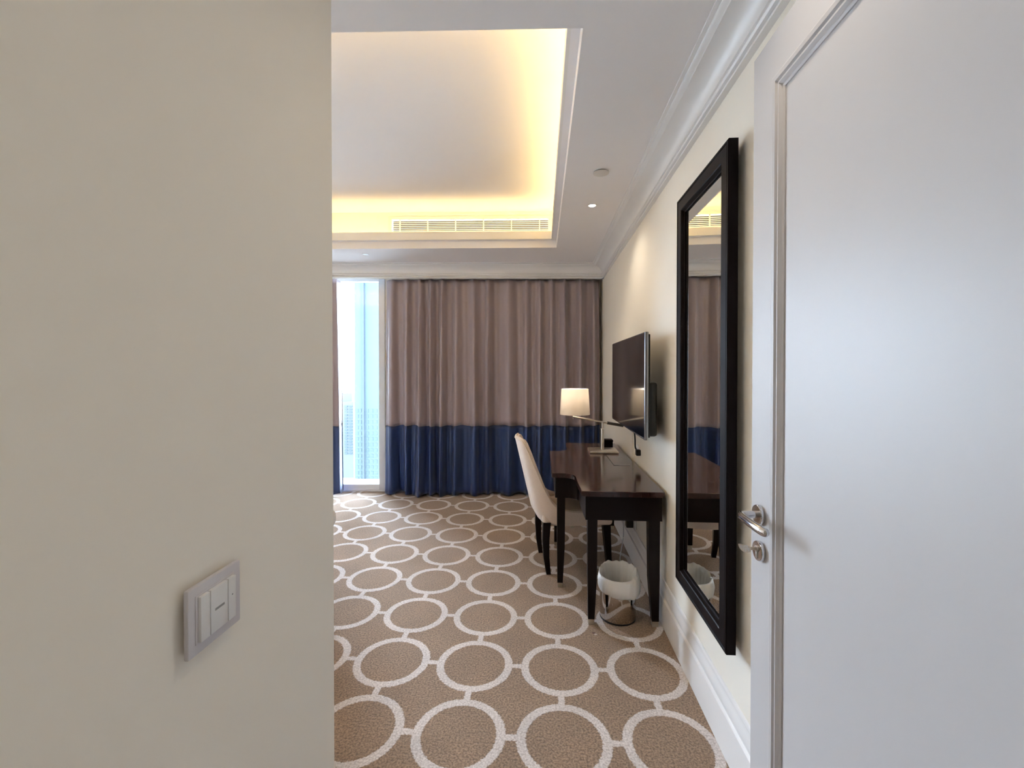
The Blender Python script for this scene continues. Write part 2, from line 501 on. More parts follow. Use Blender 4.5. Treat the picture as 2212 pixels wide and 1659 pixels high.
# air grille in the far upright of the tray
gr = thing('air_grille', ((GX0 + GX1) / 2, ty((GX0 + GX1) / 2, GY), GZ0), 'long cream air grille with thin level slats inside the ceiling tray', 'vent')
def gslab(x0, x1, d0, d1, z0, z1):
    b = B(); prism(b, quad(x0, x1, GY + d0, GY + d1), z0, z1); return b
obj('duct', gslab(GX0, GX1, 0.055, 0.062, GZ0, GZ1), void_black, gr)
fw_ = 0.012
b = B()
for q, z0, z1 in ((quad(GX0 - .03, GX0 + .004, GY - .006, GY + .002), GZ0 - .02, GZ1 + .02), (quad(GX1 - .004, GX1 + .03, GY - .006, GY + .002), GZ0 - .02, GZ1 + .02),
                  (quad(GX0 + .004, GX1 - .004, GY - .006, GY + .002), GZ0 - .02, GZ0 + .004), (quad(GX0 + .004, GX1 - .004, GY - .006, GY + .002), GZ1 - .004, GZ1 + .02)):
    prism(b, q, z0, z1)
obj('frame', b, slat_paint, gr)
NS = 6
for i in range(NS):
    z = GZ0 + (GZ1 - GZ0) * (i + 1) / (NS + 1)
    obj('slat', gslab(GX0, GX1, 0.002, 0.010, z - 0.0034, z + 0.0034), slat_paint, gr)
for k in range(6):
    x = GX0 + 0.085 + k * 0.281
    obj('divider', gslab(x - .004, x + .004, -0.001, 0.018, GZ0, GZ1), slat_paint, gr)

# ---- cornices and baseboards
crown = [(0, 2.503), (.024, 2.503), (.026, 2.509), (.022, 2.515), (.011, 2.518), (.011, 2.522), (.028, 2.526), (.033, 2.532), (.030, 2.540), (.021, 2.543), (.021, 2.547), (.030, 2.550)]
for k in range(9):
    t = k / 8 * math.pi / 2
    crown.append((.032 + .078 * (1 - math.cos(t)), 2.551 + .066 * math.sin(t)))
crown += [(.114, 2.621), (.124, 2.623), (.130, 2.629), (.130, 2.636), (.145, 2.638), (.145, CZ), (0, CZ)]
bm = B(); extrude(bm, crown, lambda q, s: (WX - q[0], s, q[1]), [-2.7, 5.05])
struct('trim_1', bm, trim_paint, 'white moulded cornice along the desk wall', smooth=35)
def pel_y(x, d=0): return 4.985 + d + SL * x
bm = B(); extrude(bm, crown, lambda q, s: (s + SL * q[0], pel_y(s) - q[0], q[1]), [ROOM_L, WX + 0.02])
cr = struct('trim_2', bm, trim_paint, 'white moulded cornice above the curtains', smooth=35)
bm = B()
prism(bm, [(ROOM_L, pel_y(ROOM_L)), (WX, pel_y(WX)), (WX, pel_y(WX, .022)), (ROOM_L, pel_y(ROOM_L, .022))], 2.497, CZ)
obj('pelmet_board', bm, trim_paint, cr)
base = [(0, 0), (.020, 0), (.020, .148), (.0185, .155), (.013, .159), (.0095, .162), (.0095, .170), (.013, .176), (.0135, .184), (.0115, .196), (.0075, .210), (.004, .220), (.004, .227), (.008, .230), (.0085, .238), (.005, .246), (0, .249)]
bm = B(); extrude(bm, base, lambda q, s: (WX - q[0], s, q[1]), [-2.7, 5.3])
struct('baseboard_right', bm, trim_paint, 'tall white moulded baseboard below the mirror', smooth=30)
bm = B(); extrude(bm, base, lambda q, s: (LX + q[0], s, q[1]), [-2.7, 0.868])
struct('baseboard_left', bm, trim_paint, 'white baseboard along the partition', smooth=30)

# ---- panelled door standing open against the desk wall
DX, DY0, DY1, DZ1 = 0.60, 0.40, 1.293, 2.326
bm = B(); box(bm, DX, DX + 0.042, DY0, DY1, 0.012, DZ1, bev=0.002)
door = struct('door_1', bm, door_paint, 'pale panelled door folded back against the wall', loc=(DX, DY1, 0))
def mould(p0, p1):
    """door panel moulding, mitred frame"""
    pr = [(0, .002), (0, -.004), (.004, -.012), (.010, -.0145), (.018, -.012), (.021, -.006), (.024, -.0055), (.026, -.009), (.031, -.010), (.035, -.006), (.037, -.0025), (.040, -.002), (.044, -.006), (.048, -.003), (.048, .002)]
    (y0, z0), (y1, z1) = p0, p1
    rs = []
    b = B()
    for y, z, sy, sz in ((y0, z0, 1, 1), (y1, z0, -1, 1), (y1, z1, -1, -1), (y0, z1, 1, -1)):
        rs.append([(DX + q[1], y + sy * q[0], z + sz * q[0]) for q in pr])
    rings(b, rs, closed=True)
    return b
obj('panel_moulding', mould((DY0 + .12, .28), (1.174, 2.200)), door_paint, door, smooth=25)
# lever handle
hy, hz = 1.240, 1.055
Mx = Matrix.Rotation(R(-90), 4, 'Y')       # z axis -> -x
bm = B(); lathe(bm, [(.0, 0), (.0262, 0), (.0268, .001), (.0268, .0095), (.0255, .0115), (.0, .0115)], (DX, hy, hz), 48, Mx, False, False)
hd = obj('handle', bm, chrome, door, smooth=35)
neck = [(DX - .008, hy, hz), (DX - .030, hy, hz), (DX - .044, hy - .002, hz), (DX - .054, hy - .008, hz), (DX - .0585, hy - .02, hz), (DX - .060, hy - .045, hz), (DX - .060, hy - .09, hz), (DX - .058, hy - .124, hz), (DX - .055, hy - .140, hz), (DX - .051, hy - .146, hz)]
rad = [(.0105, .0105), (.0105, .0105), (.0105, .0108), (.0098, .0112), (.0090, .0112), (.0085, .0110), (.0090, .0112), (.0095, .0116), (.0085, .0105), (.003, .004)]
sp = spline(neck, 5)
rr_ = []
for i in range(len(sp)):
    t = i / 5; k = min(int(t), len(rad) - 2); u = t - k
    rr_.append(tuple(rad[k][j] * (1 - u) + rad[k + 1][j] * u for j in (0, 1)))
bm = B(); tube(bm, sp, rr_, 20)
obj('lever', bm, chrome, hd, smooth=60)
# lock rose
ky, kz = 1.236, 0.957
bm = B(); lathe(bm, [(.0, 0), (.0262, 0), (.0268, .001), (.0268, .0095), (.0255, .0115), (.0, .0115)], (DX, ky, kz), 48, Mx, False, False)
lk = obj('lock_rose', bm, chrome, door, smooth=35)
bm = B()
lathe(bm, [(0, .010), (.0085, .010), (.0085, .0145), (.0078, .0152), (0, .0152)], (DX, ky, kz + .006), 28, Mx, False, False)
box(bm, DX - .0143, DX - .010, ky - .0045, ky + .0045, kz - .020, kz + .004, bev=.0015)
obj('cylinder', bm, satin_steel, lk, smooth=35)
# the key left in the lock
ko = Vector((DX - .0145, ky, kz + .006))
k_ = thing('door_key', tuple(ko), 'flat brass door key left in the lock below the lever handle', 'key')
bm = B(); box(bm, ko.x - .013, ko.x - .0003, ko.y - .0012, ko.y + .0012, ko.z - .0042, ko.z + .0042, bev=.0006)
obj('shank', bm, key_metal, k_)
bow = [(-.013, -.010), (-.013, .004), (-.026, .010), (-.044, .012), (-.047, .011), (-.0445, .003), (-.040, -.004), (-.033, -.0095), (-.022, -.0115)]
b = B()
lo = [b.verts.new((ko.x + x, ko.y - .0013, ko.z + z)) for x, z in bow]
hi = [b.verts.new((ko.x + x, ko.y + .0013, ko.z + z)) for x, z in bow]
b.faces.new(lo); b.faces.new(hi[::-1])
for i in range(len(bow)):
    j = (i + 1) % len(bow); b.faces.new((lo[i], hi[i], hi[j], lo[j]))
kb = obj('bow', b, key_metal, k_)
b = B()
for x0, x1, z0, z1 in ((-.038, -.036, -.002, .008), (-.033, -.031, -.005, .008), (-.031, -.024, .006, .008), (-.028, -.0262, -.008, .003), (-.024, -.022, -.003, .008), (-.042, -.040, .003, .009), (-.020, -.018, -.007, .002)):
    box(b, ko.x + x0, ko.x + x1, ko.y - .0017, ko.y - .0012, ko.z + z0, ko.z + z1)
obj('stamping', b, satin_steel, kb)
# two hinges on the far edge of the door
for z in (.25, 2.05):
    bm = B(); lathe(bm, [(.007, 0), (.007, .09)], (DX + .021, DY0 - .008, z), 16)
    obj('hinge', bm, satin_steel, door, smooth=40)

# ------------------------------------------------------------------ wall mirror
MY0, MY1, MZ0, MZ1 = 1.573, 2.152, 0.452, 2.258
mir = thing('wall_mirror', (WX - .03, (MY0 + MY1) / 2, MZ0), 'tall wall mirror in a black wooden frame between door and desk', 'mirror')
pr = [(0, .680), (0, .648), (.003, .645), (.010, .645), (.013, .648), (.016, .646), (.058, .6455), (.062, .648), (.066, .656), (.070, .660), (.074, .661), (.074, .680)]
rs = []
for y, z, sy, sz in ((MY0, MZ0, 1, 1), (MY1, MZ0, -1, 1), (MY1, MZ1, -1, -1), (MY0, MZ1, 1, -1)):
    rs.append([(q[1], y + sy * q[0], z + sz * q[0]) for q in pr])
bm = B(); rings(bm, rs, closed=True)
obj('frame', bm, frame_wood, mir, smooth=25)
FW, BW = .070, .016
bm = B()
vs0 = []
for off, X in ((FW, .6665), (FW + BW, .6640)):
    vs0.append([bm.verts.new((X, y, z)) for y, z in ((MY0 + off, MZ0 + off), (MY1 - off, MZ0 + off), (MY1 - off, MZ1 - off), (MY0 + off, MZ1 - off))])
bm.faces.new(vs0[1])
for i in range(4):
    j = (i + 1) % 4
    bm.faces.new((vs0[0][i], vs0[0][j], vs0[1][j], vs0[1][i]))
bv = [bm.verts.new((.672, v.co.y, v.co.z)) for v in vs0[0]]
bm.faces.new(bv[::-1])
for i in range(4):
    j = (i + 1) % 4
    bm.faces.new((vs0[0][i], bv[i], bv[j], vs0[0][j]))
obj('mirror_glass', bm, mirror_mat, mir)
bm = B(); box(bm, .680, WX, MY0 + .08, MY1 - .08, MZ0 + .08, MZ1 - .08)
obj('backing', bm, black_plastic, mir)

# ------------------------------------------------------------------ desk
DT = 0.775
XB, XN, XWD = 0.682, 0.217, 0.066
YA, YB = 2.468, 4.12
YC, YD = 2.89, 3.70
def desk_outline(i, fil=.075):
    """plan of the desk inset by i: narrow ends, wider middle, hollow corners between"""
    xb, xn, xw = XB - i * .3, XN + i, XWD + i
    ya, yb, yc, yd = YA + i, YB - i, YC + i, YD - i
    P = [(xb, ya), (xn + .008, ya)]
    P.append((xn + .003, ya + .15))
    for k in range(9):
        t = k / 8 * math.pi / 2
        P.append((xn - fil + fil * math.cos(t), yc - fil + fil * math.sin(t)))
    P += [(xw + .006, yc), (xw, yc + .006), (xw, yd - .006), (xw + .006, yd)]
    for k in range(9):
        t = math.pi / 2 - k / 8 * math.pi / 2
        P.append((xn - fil + fil * math.cos(t), yd + fil - fil * math.sin(t)))
    P += [(xn + .003, yb - .15), (xn + .008, yb), (xb, yb)]
    return P[::-1]
desk = thing('writing_desk', (.40, 3.26, 0), 'dark mahogany writing desk with a polished top against the cream wall', 'desk')
b = B(); prism(b, desk_outline(0), DT - .030, DT)
bmesh.ops.bevel(b, geom=[e for e in b.edges if abs(e.verts[0].co.z - DT) < 1e-4 and abs(e.verts[1].co.z - DT) < 1e-4], offset=.004, segments=2, profile=.5, affect='EDGES')
obj('desk_top', b, top_wood, desk)
b = B(); prism(b, desk_outline(.024), .606, DT - .030)
obj('apron', b, dark_wood, desk, smooth=30)
def leg(x0, x1, y0, y1, fx0, fx1, fy0, fy1):
    b = B()
    zt, zm, zb = .62, .27, .032
    f = lambda a, c, t: a + (c - a) * t
    def bar(za, zb_, ta, tb):
        qa = [f(x0, fx0, ta), f(x1, fx1, ta), f(y0, fy0, ta), f(y1, fy1, ta)]
        qb = [f(x0, fx0, tb), f(x1, fx1, tb), f(y0, fy0, tb), f(y1, fy1, tb)]
        taper(b, ((qa[0] + qa[1]) / 2, (qa[2] + qa[3]) / 2, za), ((qa[1] - qa[0]) / 2, (qa[3] - qa[2]) / 2), ((qb[0] + qb[1]) / 2, (qb[2] + qb[3]) / 2, zb_), ((qb[1] - qb[0]) / 2, (qb[3] - qb[2]) / 2))
    bar(zm, zt, .2, 0); bar(zb, zm, 1, .2)
    lg = obj('leg', b, leg_wood, desk)
    b2 = B(); box(b2, fx0 + .001, fx1 - .001, fy0 + .001, fy1 - .001, 0, .034, bev=.002)
    obj('metal_foot', b2, brass_cap, lg)
leg(.262, .318, 2.505, 2.560, .266, .302, 2.507, 2.545)
leg(.602, .666, 2.505, 2.560, .624, .662, 2.507, 2.545)
leg(.104, .158, 2.925, 2.980, .106, .142, 2.927, 2.965)
leg(.104, .158, 3.610, 3.665, .106, .142, 3.627, 3.663)
leg(.262, .318, 4.028, 4.083, .266, .302, 4.040, 4.080)
leg(.602, .666, 4.028, 4.083, .624, .662, 4.040, 4.080)
# flush lid over the desk sockets
b = B(); box(b, .515, .632, 3.165, 3.56, DT - .002, DT + .003, bev=.001)
lid = obj('cable_lid', b, top_wood, desk)
b = B(); box(b, .517, .630, 3.160, 3.168, DT - .001, DT + .0035, bev=.001)
obj('lid_edge', b, chrome, lid)

# ------------------------------------------------------------------ desk chair
chair = thing('desk_chair', (.190, 3.335, 0), 'oatmeal upholstered chair with a tall curved back tucked under the desk', 'chair', rz=R(9))
W2, XBK, RC, XFR = .245, -.252, .165, .10
def lean(z): return -.235 * max(0, z - .40) - (0.03 * max(0, .42 - z) / .08) * -1.0
def upath(n=56):
    pts = []
    pts += [(XFR - (XFR - (XBK + RC)) * t / 6, -W2) for t in range(6)]
    for k in range(21):
        a = math.pi * 1.5 - k / 20 * math.pi / 2
        pts.append((XBK + RC + RC * math.cos(a), -W2 + RC + RC * math.sin(a)))
    m = len(pts)
    for k in range(1, 8):
        pts.append((XBK - .012 * math.sin(math.pi * k / 8), (-W2 + RC) + 2 * (W2 - RC) * k / 8))
    for k in range(21):
        a = math.pi - k / 20 * math.pi / 2
        pts.append((XBK + RC + RC * math.cos(a), W2 - RC + RC * math.sin(a)))
    pts += [(XBK + RC + (XFR - (XBK + RC)) * t / 6, W2) for t in range(1, 7)]
    return pts
def top_h(x):
    tb = [(-.30, .962), (-.235, .955), (-.222, .938), (-.205, .86), (-.185, .745), (-.165, .645), (-.145, .570), (-.12, .515), (-.09, .482), (-.04, .462), (.02, .452), (.2, .450)]
    for (a, za), (c, zc) in zip(tb, tb[1:]):
        if x <= c:
            t = (x - a) / (c - a)
            return za + (zc - za) * max(0, t)
    return .45
path = upath()
TH = .045
NV = 14
def shell_pt(i, v, inner):
    x, y = path[i]
    a = path[max(i - 1, 0)]; c = path[min(i + 1, len(path) - 1)]
    tx, ty_ = c[0] - a[0], c[1] - a[1]
    l = math.hypot(tx, ty_); nx, ny = -ty_ / l, tx / l      # points inwards?
    if nx * (-x + .0) + ny * (-y) < 0: nx, ny = -nx, -ny
    zt = top_h(x); z0 = .352
    z = z0 + (zt - z0) * v
    th = TH * (1 - .25 * v) if inner else 0
    # tuck the bottom in a little, flare outwards with height
    k = 1.0 - .06 * max(0, (.42 - z) / .08) + .05 * max(0, z - .5)
    tuck = -lean(z) * 0
    return Vector((x * 1.0 + nx * th + (-.235 * max(0, z - .40)) + .045 * max(0, (.42 - z) / .08), (y + ny * th) * k, z))
b = B()
n = len(path)
out = [[b.verts.new(shell_pt(i, v / NV, False)) for v in range(NV + 1)] for i in range(n)]
inn = [[b.verts.new(shell_pt(i, v / NV, True)) for v in range(NV + 1)] for i in range(n)]
for i in range(n - 1):
    for v in range(NV):
        b.faces.new((out[i][v], out[i][v + 1], out[i + 1][v + 1], out[i + 1][v]))
        b.faces.new((inn[i][v], inn[i + 1][v], inn[i + 1][v + 1], inn[i][v + 1]))
    b.faces.new((out[i][NV], inn[i][NV], inn[i + 1][NV], out[i + 1][NV]))
    b.faces.new((out[i][0], out[i + 1][0], inn[i + 1][0], inn[i][0]))
for i in (0, n - 1):
    for v in range(NV):
        b.faces.new((out[i][v], inn[i][v], inn[i][v + 1], out[i][v + 1]))
def lobj(name, b, m, parent, smooth=0): return obj(name, b, m, parent, smooth=smooth, world_in=False)
bk = lobj('backrest', b, chair_fabric, chair, 70)
b = B()
tube(b, [shell_pt(i, 1, True) * .35 + shell_pt(i, 1, False) * .65 + Vector((0, 0, .002)) for i in range(n)], .0055, 8)
lobj('piping', b, piping_fabric, bk, 60)
b = B()
tube(b, [shell_pt(i, .985, False) for i in range(n)], .004, 8)
lobj('piping', b, piping_fabric, bk, 60)
for s in (-1, 1):
    b = B(); i0 = 0 if s < 0 else n - 1
    tube(b, [shell_pt(i0, v / 10, False) * .5 + shell_pt(i0, v / 10, True) * .5 + Vector((.004, 0, 0)) for v in range(11)], .0065, 8)
    lobj('piping', b, piping_fabric, bk, 60)
b = B(); box(b, -.215, .275, -.205, .205, .350, .455, bev=.028, seg=4)
st = lobj('seat', b, chair_fabric, chair, 50)
b = B(); box(b, .10, .285, -.235, .235, .347, .44, bev=.022, seg=4)
lobj('seat_rail', b, chair_fabric, st, 50)
for sx, sy in ((-1, -1), (-1, 1), (1, -1), (1, 1)):
    b = B()
    if sx < 0:
        P = [(-.185, .180 * sy, .37), (-.192, .182 * sy, .25), (-.188, .184 * sy, .12), (-.172, .186 * sy, 0)]
    else:
        P = [(.245, .195 * sy, .36), (.252, .195 * sy, .25), (.262, .195 * sy, .12), (.272, .195 * sy, 0)]
    hs = [.027, .024, .020, .0155]
    rings(b, [[(x + ax * h, y + ay * h, z) for ax, ay in ((-1, -1), (1, -1), (1, 1), (-1, 1))] for (x, y, z), h in zip(P, hs)])
    lobj('leg', b, leg_wood, chair, 30)

# ------------------------------------------------------------------ waste bin and its liner
BX, BY = .449, 2.605
wb = thing('waste_bin', (BX, BY, 0), 'polished steel waste bin on the carpet between the near desk legs', 'bin')
bm = B(); lathe(bm, [(.088, .003), (.101, .003), (.104, .010), (.1045, .240), (.1045, .246), (.1015, .246), (.1005, .012), (.0, .012)], (BX, BY, 0), 64, None, False, False)
obj('body', bm, steel, wb, smooth=35)
bm = B(); lathe(bm, [(.0, 0), (.100, 0), (.1045, .002), (.105, .010), (.104, .012), (.0, .012)], (BX, BY, 0), 64, None, False, False)
obj('base_ring', bm, black_plastic, wb, smooth=35)
nb = 168
_rp = random.Random(5)
_ph = [(k, _rp.uniform(0, 6.28), _rp.uniform(.4, 1)) for k in (4, 6, 7, 9, 11, 12, 14, 17, 19, 23)]
def pleats(a, s=0): return sum(w * math.sin(k * a + p_ + s * k) for k, p_, w in _ph) / 3.2
def wavy(a, k): return math.sin(3 * a + k) * .5 + math.sin(7 * a + 1.7 * k) * .3 + math.sin(13 * a + 2.3 * k) * .25
prof = []
levels = [('in', .09), ('in', .12), ('in', .15), ('in', .18), ('in', .21), ('in', .238), ('rim', 0), ('top', 0), ('out', 0.0), ('out', .12), ('out', .30), ('out', .5), ('out', .72), ('out', .9), ('out', 1.0)]
bm = B(); rs = []
for li, (kind, z) in enumerate(levels):
    ring_ = []
    for k in range(nb):
        a = 2 * math.pi * k / nb
        lift = .024 * math.sin(a + .25) + .006 * wavy(a, .6) + .004 * pleats(a, .2) + .010 * max(0, math.cos(a + .2)) ** 6
        pleat = pleats(a, .03 * li)
        if kind == 'in':
            r = .0895 - (.24 - z) * .16 + .0060 * pleat * (1.25 - (z - .09) / .2)
            zz = z + lift * max(0, (z - .13) / .10)
        elif kind == 'rim':
            r = .0975; zz = max(.2505, .262 + lift)
        elif kind == 'top':
            r = .1065 + .003 * wavy(a, .3); zz = max(.251, .266 + lift)
        else:
            t = z
            bulge = max(0, math.cos(a + R(25))) ** 3
            r = .1095 + .008 * math.sin(t * math.pi) + .0035 * pleat * (.25 + t * .8) + bulge * .020 * (.35 + .65 * t)
            r = max(r, .1075)
            top_, bot = max(.2475, .258 + lift), .168 - .012 * math.cos(a + R(70)) + .005 * wavy(a, 2.6)
            zz = top_ + (bot - top_) * t
        ring_.append((BX + r * math.cos(a), BY + r * math.sin(a), zz))
    rs.append(ring_)
rings(bm, rs, False, False)
ln = obj('bin_liner', bm, bag_film, loc=(BX, BY, .1), smooth=55)
tag(ln, 'crumpled white plastic liner folded over the rim of the steel bin', 'bin liner')
md = ln.modifiers.new('thickness', 'SOLIDIFY'); md.thickness = .0008

# ------------------------------------------------------------------ television
TX, TY0, TY1, TZ0, TZ1 = .572, 2.478, 3.592, 1.062, 1.668
tv = thing('television', (WX - .05, (TY0 + TY1) / 2, TZ0), 'flat black television mounted on the cream wall above the desk', 'television')
bm = B(); box(bm, TX, TX + .022, TY0, TY1, TZ0, TZ1, bev=.004)
obj('panel', bm, tv_silver, tv, smooth=30)
bm = B(); box(bm, TX - .0015, TX + .001, TY0 + .006, TY1 - .006, TZ0 + .012, TZ1 - .006)
obj('screen', bm, tv_glass, tv)
bm = B(); box(bm, TX + .022, TX + .085, TY0 + .05, TY1 - .05, TZ0 + .012, 1.385, bev=.016, seg=3)
obj('back_housing', bm, black_plastic, tv, smooth=40)
bm = B(); box(bm, TX + .022, TX + .034, TY0 + .012, TY1 - .012, TZ0 + .012, TZ1 - .012, bev=.005)
obj('back_cover', bm, black_plastic, tv, smooth=40)
bm = B(); box(bm, TX + .08, WX - .002, 2.86, 3.22, 1.20, 1.36)
obj('wall_bracket', bm, black_plastic, tv)

# cable trunking, wall sockets and cords
bm = B(); box(bm, WX - .012, WX, 3.415, 3.452, DT + .005, 1.20, bev=.002)
tag(obj('cable_trunking', bm, wall_paint, loc=(WX, 3.43, DT)), 'slim cream cable trunking on the wall between television and desk', 'trunking')
bm = B(); lathe(bm, [(0, 0), (.030, 0), (.031, .004), (.026, .010), (0, .011)], (WX, 3.262, .880), 36, Mx, False, False)
tag(obj('cable_outlet', bm, white_plastic, loc=(WX, 3.262, .85), smooth=35), 'round white cable outlet on the wall under the television', 'outlet')
tvc = thing('television_cable', (.66, 3.20, .85), 'black cord hanging from the television to a plug above the desk', 'cord')
bm = B(); tube(bm, spline([(.66, 3.20, 1.075), (.664, 3.196, 1.02), (.668, 3.19, .985), (.672, 3.20, .95), (.672, 3.195, .90), (.680, 3.19, .885)], 6), .0055, 8)
obj('cable', bm, cord_black, tvc, smooth=60)
bm = B(); box(bm, .672, .704, 3.155, 3.195, .845, .888, bev=.005)
obj('plug', bm, black_plastic, tvc, smooth=40)

so = thing('wall_socket', (WX, 3.37, .27), 'white double wall socket half hidden under the desk', 'socket')
bm = B(); box(bm, WX - .012, WX, 3.29, 3.45, .268, .356, bev=.003)
obj('plate', bm, white_plastic, so, smooth=40)
ad = thing('power_adapter', (.66, 3.37, .30), 'black power adapter plugged into the wall under the desk', 'adapter')
bm = B(); box(bm, .640, .692, 3.345, 3.40, .262, .345, bev=.006)
obj('body', bm, black_plastic, ad, smooth=40)
bm = B()
tube(bm, spline([(.652, 3.37, .34), (.645, 3.39, .40), (.640, 3.42, .47), (.635, 3.45, .60)], 6), .0045, 8)
obj('cable', bm, cord_black, ad, smooth=60)
bm = B(); tube(bm, spline([(.655, 3.42, .58), (.640, 3.50, .42), (.600, 3.62, .31), (.54, 3.78, .255), (.47, 3.95, .30), (.45, 3.99, .60)], 8), .005, 8)
tag(obj('desk_cable', bm, cord_black, loc=(.60, 3.6, .3), smooth=60), 'black cord drooping in an arc beneath the desk', 'cord')
bm = B(); tube(bm, spline([(.655, 3.52, .60), (.650, 3.52, .45), (.645, 3.50, .30), (.640, 3.47, .15), (.615, 3.44, .03), (.600, 3.38, .006), (.59, 3.30, .006), (.60, 3.20, .006)], 8), .0035, 8)
tag(obj('data_cable', bm, cord_white, loc=(.6, 3.4, 0), smooth=60), 'thin pale cable falling from the desk to the carpet by the baseboard', 'cable')
bm = B(); tube(bm, spline([(.548, 3.62, .006), (.535, 3.50, .006), (.505, 3.38, .006), (.490, 3.31, .006), (.505, 3.265, .006), (.535, 3.22, .006), (.57, 3.15, .006), (.60, 3.06, .006)], 8), .006, 8)
tag(obj('floor_cable', bm, cord_white, loc=(.5, 3.3, 0), smooth=60), 'pale grey cable looping on the carpet beside the chair leg', 'cable')

# ------------------------------------------------------------------ desk lamp
LXc, LYc = .506, 3.68
lamp = thing('desk_lamp', (LXc, LYc, DT), 'swing arm desk lamp with a white drum shade and square nickel base', 'lamp')
bm = B(); box(bm, LXc - .113, LXc + .117, LYc - .10, LYc + .10, DT + .0006, DT + .020, bev=.002)
obj('base', bm, nickel, lamp, smooth=30)
bm = B(); lathe(bm, [(.0135, DT + .02), (.0135, .968), (.0, .968)], (LXc, LYc, 0), 24, None, True, False)
stem = obj('stem', bm, nickel, lamp, smooth=40)
bm = B(); lathe(bm, [(0, .962), (.018, .962), (.018, .970), (.0075, .972), (.0075, 1.028), (0, 1.028)], (LXc, LYc, 0), 24, None, False, False)
obj('collar', bm, nickel, stem, smooth=40)
a0, a1 = Vector((.258, LYc - .02, 1.068)), Vector((.545, LYc + .001, 1.017))
bm = B(); tube(bm, [a0, a0 * .45 + a1 * .55], .0085, 12); tube(bm, [a0 * .46 + a1 * .54, a1], .0062, 12)
arm = obj('swing_arm', bm, nickel, lamp, smooth=50)
bm = B(); tube(bm, [a1, a1 + (a1 - a0).normalized() * .135], .0125, 16)
obj('counterweight', bm, grey_metal, arm, smooth=50)
SX, SY = .276, LYc - .018
bm = B(); lathe(bm, [(.004, 1.05), (.004, 1.16)], (.262, SY, 0), 12)
obj('shade_stem', bm, nickel, arm, smooth=50)
bm = B(); lathe(bm, [(.1235, 1.088), (.111, 1.300), (.1095, 1.300), (.122, 1.088)], (SX, SY, 0), 64, None, False, False)
bm.faces.ensure_lookup_table()
sh = obj('lamp_shade', bm, shade_cloth, lamp, smooth=40)
bm = B()
for k in range(3):
    a = k * 2 * math.pi / 3
    tube(bm, [(SX, SY, 1.292), (SX + .1095 * math.cos(a), SY + .1095 * math.sin(a), 1.298)], .0015, 6)
obj('spider', bm, nickel, sh)
bm = B(); lathe(bm, [(.012, 1.13), (.014, 1.16), (.026, 1.20), (.026, 1.225), (.016, 1.245), (0, 1.25)], (.268, SY, 0), 24, None, True, False)
obj('bulb', bm, white_plastic, arm, smooth=60)
l = bpy.data.lights.new('desk_lamp_bulb', 'POINT'); l.energy = 1.1; l.color = (1, .90, .78); l.shadow_soft_size = .03
lo_ = bpy.data.objects.new('desk_lamp_bulb', l); lo_.location = (.268, SY - .001, 1.275); col.objects.link(lo_)
bm = B(); box(bm, .545, .625, 3.885, 3.965, DT + .0006, DT + .062, bev=.004)
bxo = thing('tissue_box', (.585, 3.925, DT), 'small dark box standing at the back of the desk beyond the lamp', 'box')
obj('body', bm, frame_wood, bxo, smooth=30)
bm = B(); box(bm, .543, .627, 3.883, 3.967, DT + .050, DT + .068, bev=.004)
obj('lid', bm, frame_wood, bxo, smooth=30)

# ------------------------------------------------------------------ ceiling fittings
sd = thing('ceiling_detector', (.356, 2.675, CZ), 'round flat beige cover plate on the ceiling near the cornice', 'detector')
bm = B(); lathe(bm, [(0, CZ - .010), (.040, CZ - .010), (.046, CZ - .008), (.047, CZ - .004), (0, CZ - .004)], (.356, 2.675, 0), 48, None, False, False)
obj('cover', bm, disc_paint, sd, smooth=35)
bm = B(); lathe(bm, [(0, CZ - .004), (.040, CZ - .004), (.040, CZ), (0, CZ)], (.356, 2.675, 0), 48, None, False, False)
obj('gap_ring', bm, black_plastic, sd)
def downlight(x, y, label, power, lit=True):
    t = thing('recessed_downlight', (x, y, CZ), label, 'downlight', 'recessed ceiling downlights')
    bm = B(); lathe(bm, [(.024, CZ - .001), (.034, CZ - .0035), (.036, CZ - .002), (.036, CZ), (.024, CZ)], (x, y, 0), 40, None, False, False)
    obj('trim_ring', bm, ceil_paint, t, smooth=40)
    bm = B(); lathe(bm, [(0, CZ - .0012), (.025, CZ - .0012), (.025, CZ - .0002), (0, CZ - .0002)], (x, y, 0), 40, None, False, False)
    obj('lens', bm, lamp_lens if lit else satin_steel, t)
    if power:
        l = bpy.data.lights.new('downlight_beam', 'SPOT'); l.energy = power; l.color = (1, .86, .68); l.spot_size = R(130); l.spot_blend = .7; l.shadow_soft_size = .024
        o = bpy.data.objects.new('downlight_beam', l); o.location = (x, y, CZ - .006); col.objects.link(o)
    return t
downlight(.364, 3.208, 'small lit round downlight in the ceiling above the desk', 8.0)
downlight(-1.805, 4.392, 'small round downlight in the ceiling above the window gap', 0, lit=False)
downlight(.365, .86, 'added unseen fill downlight in the ceiling over the open door', 8.0)  # added out of view to brighten the door, wall and passage
downlight(.10, -.75, 'added unseen fill downlight over the entrance passage behind the door', HALL_FILL)  # fill lamp added behind the camera, never in view

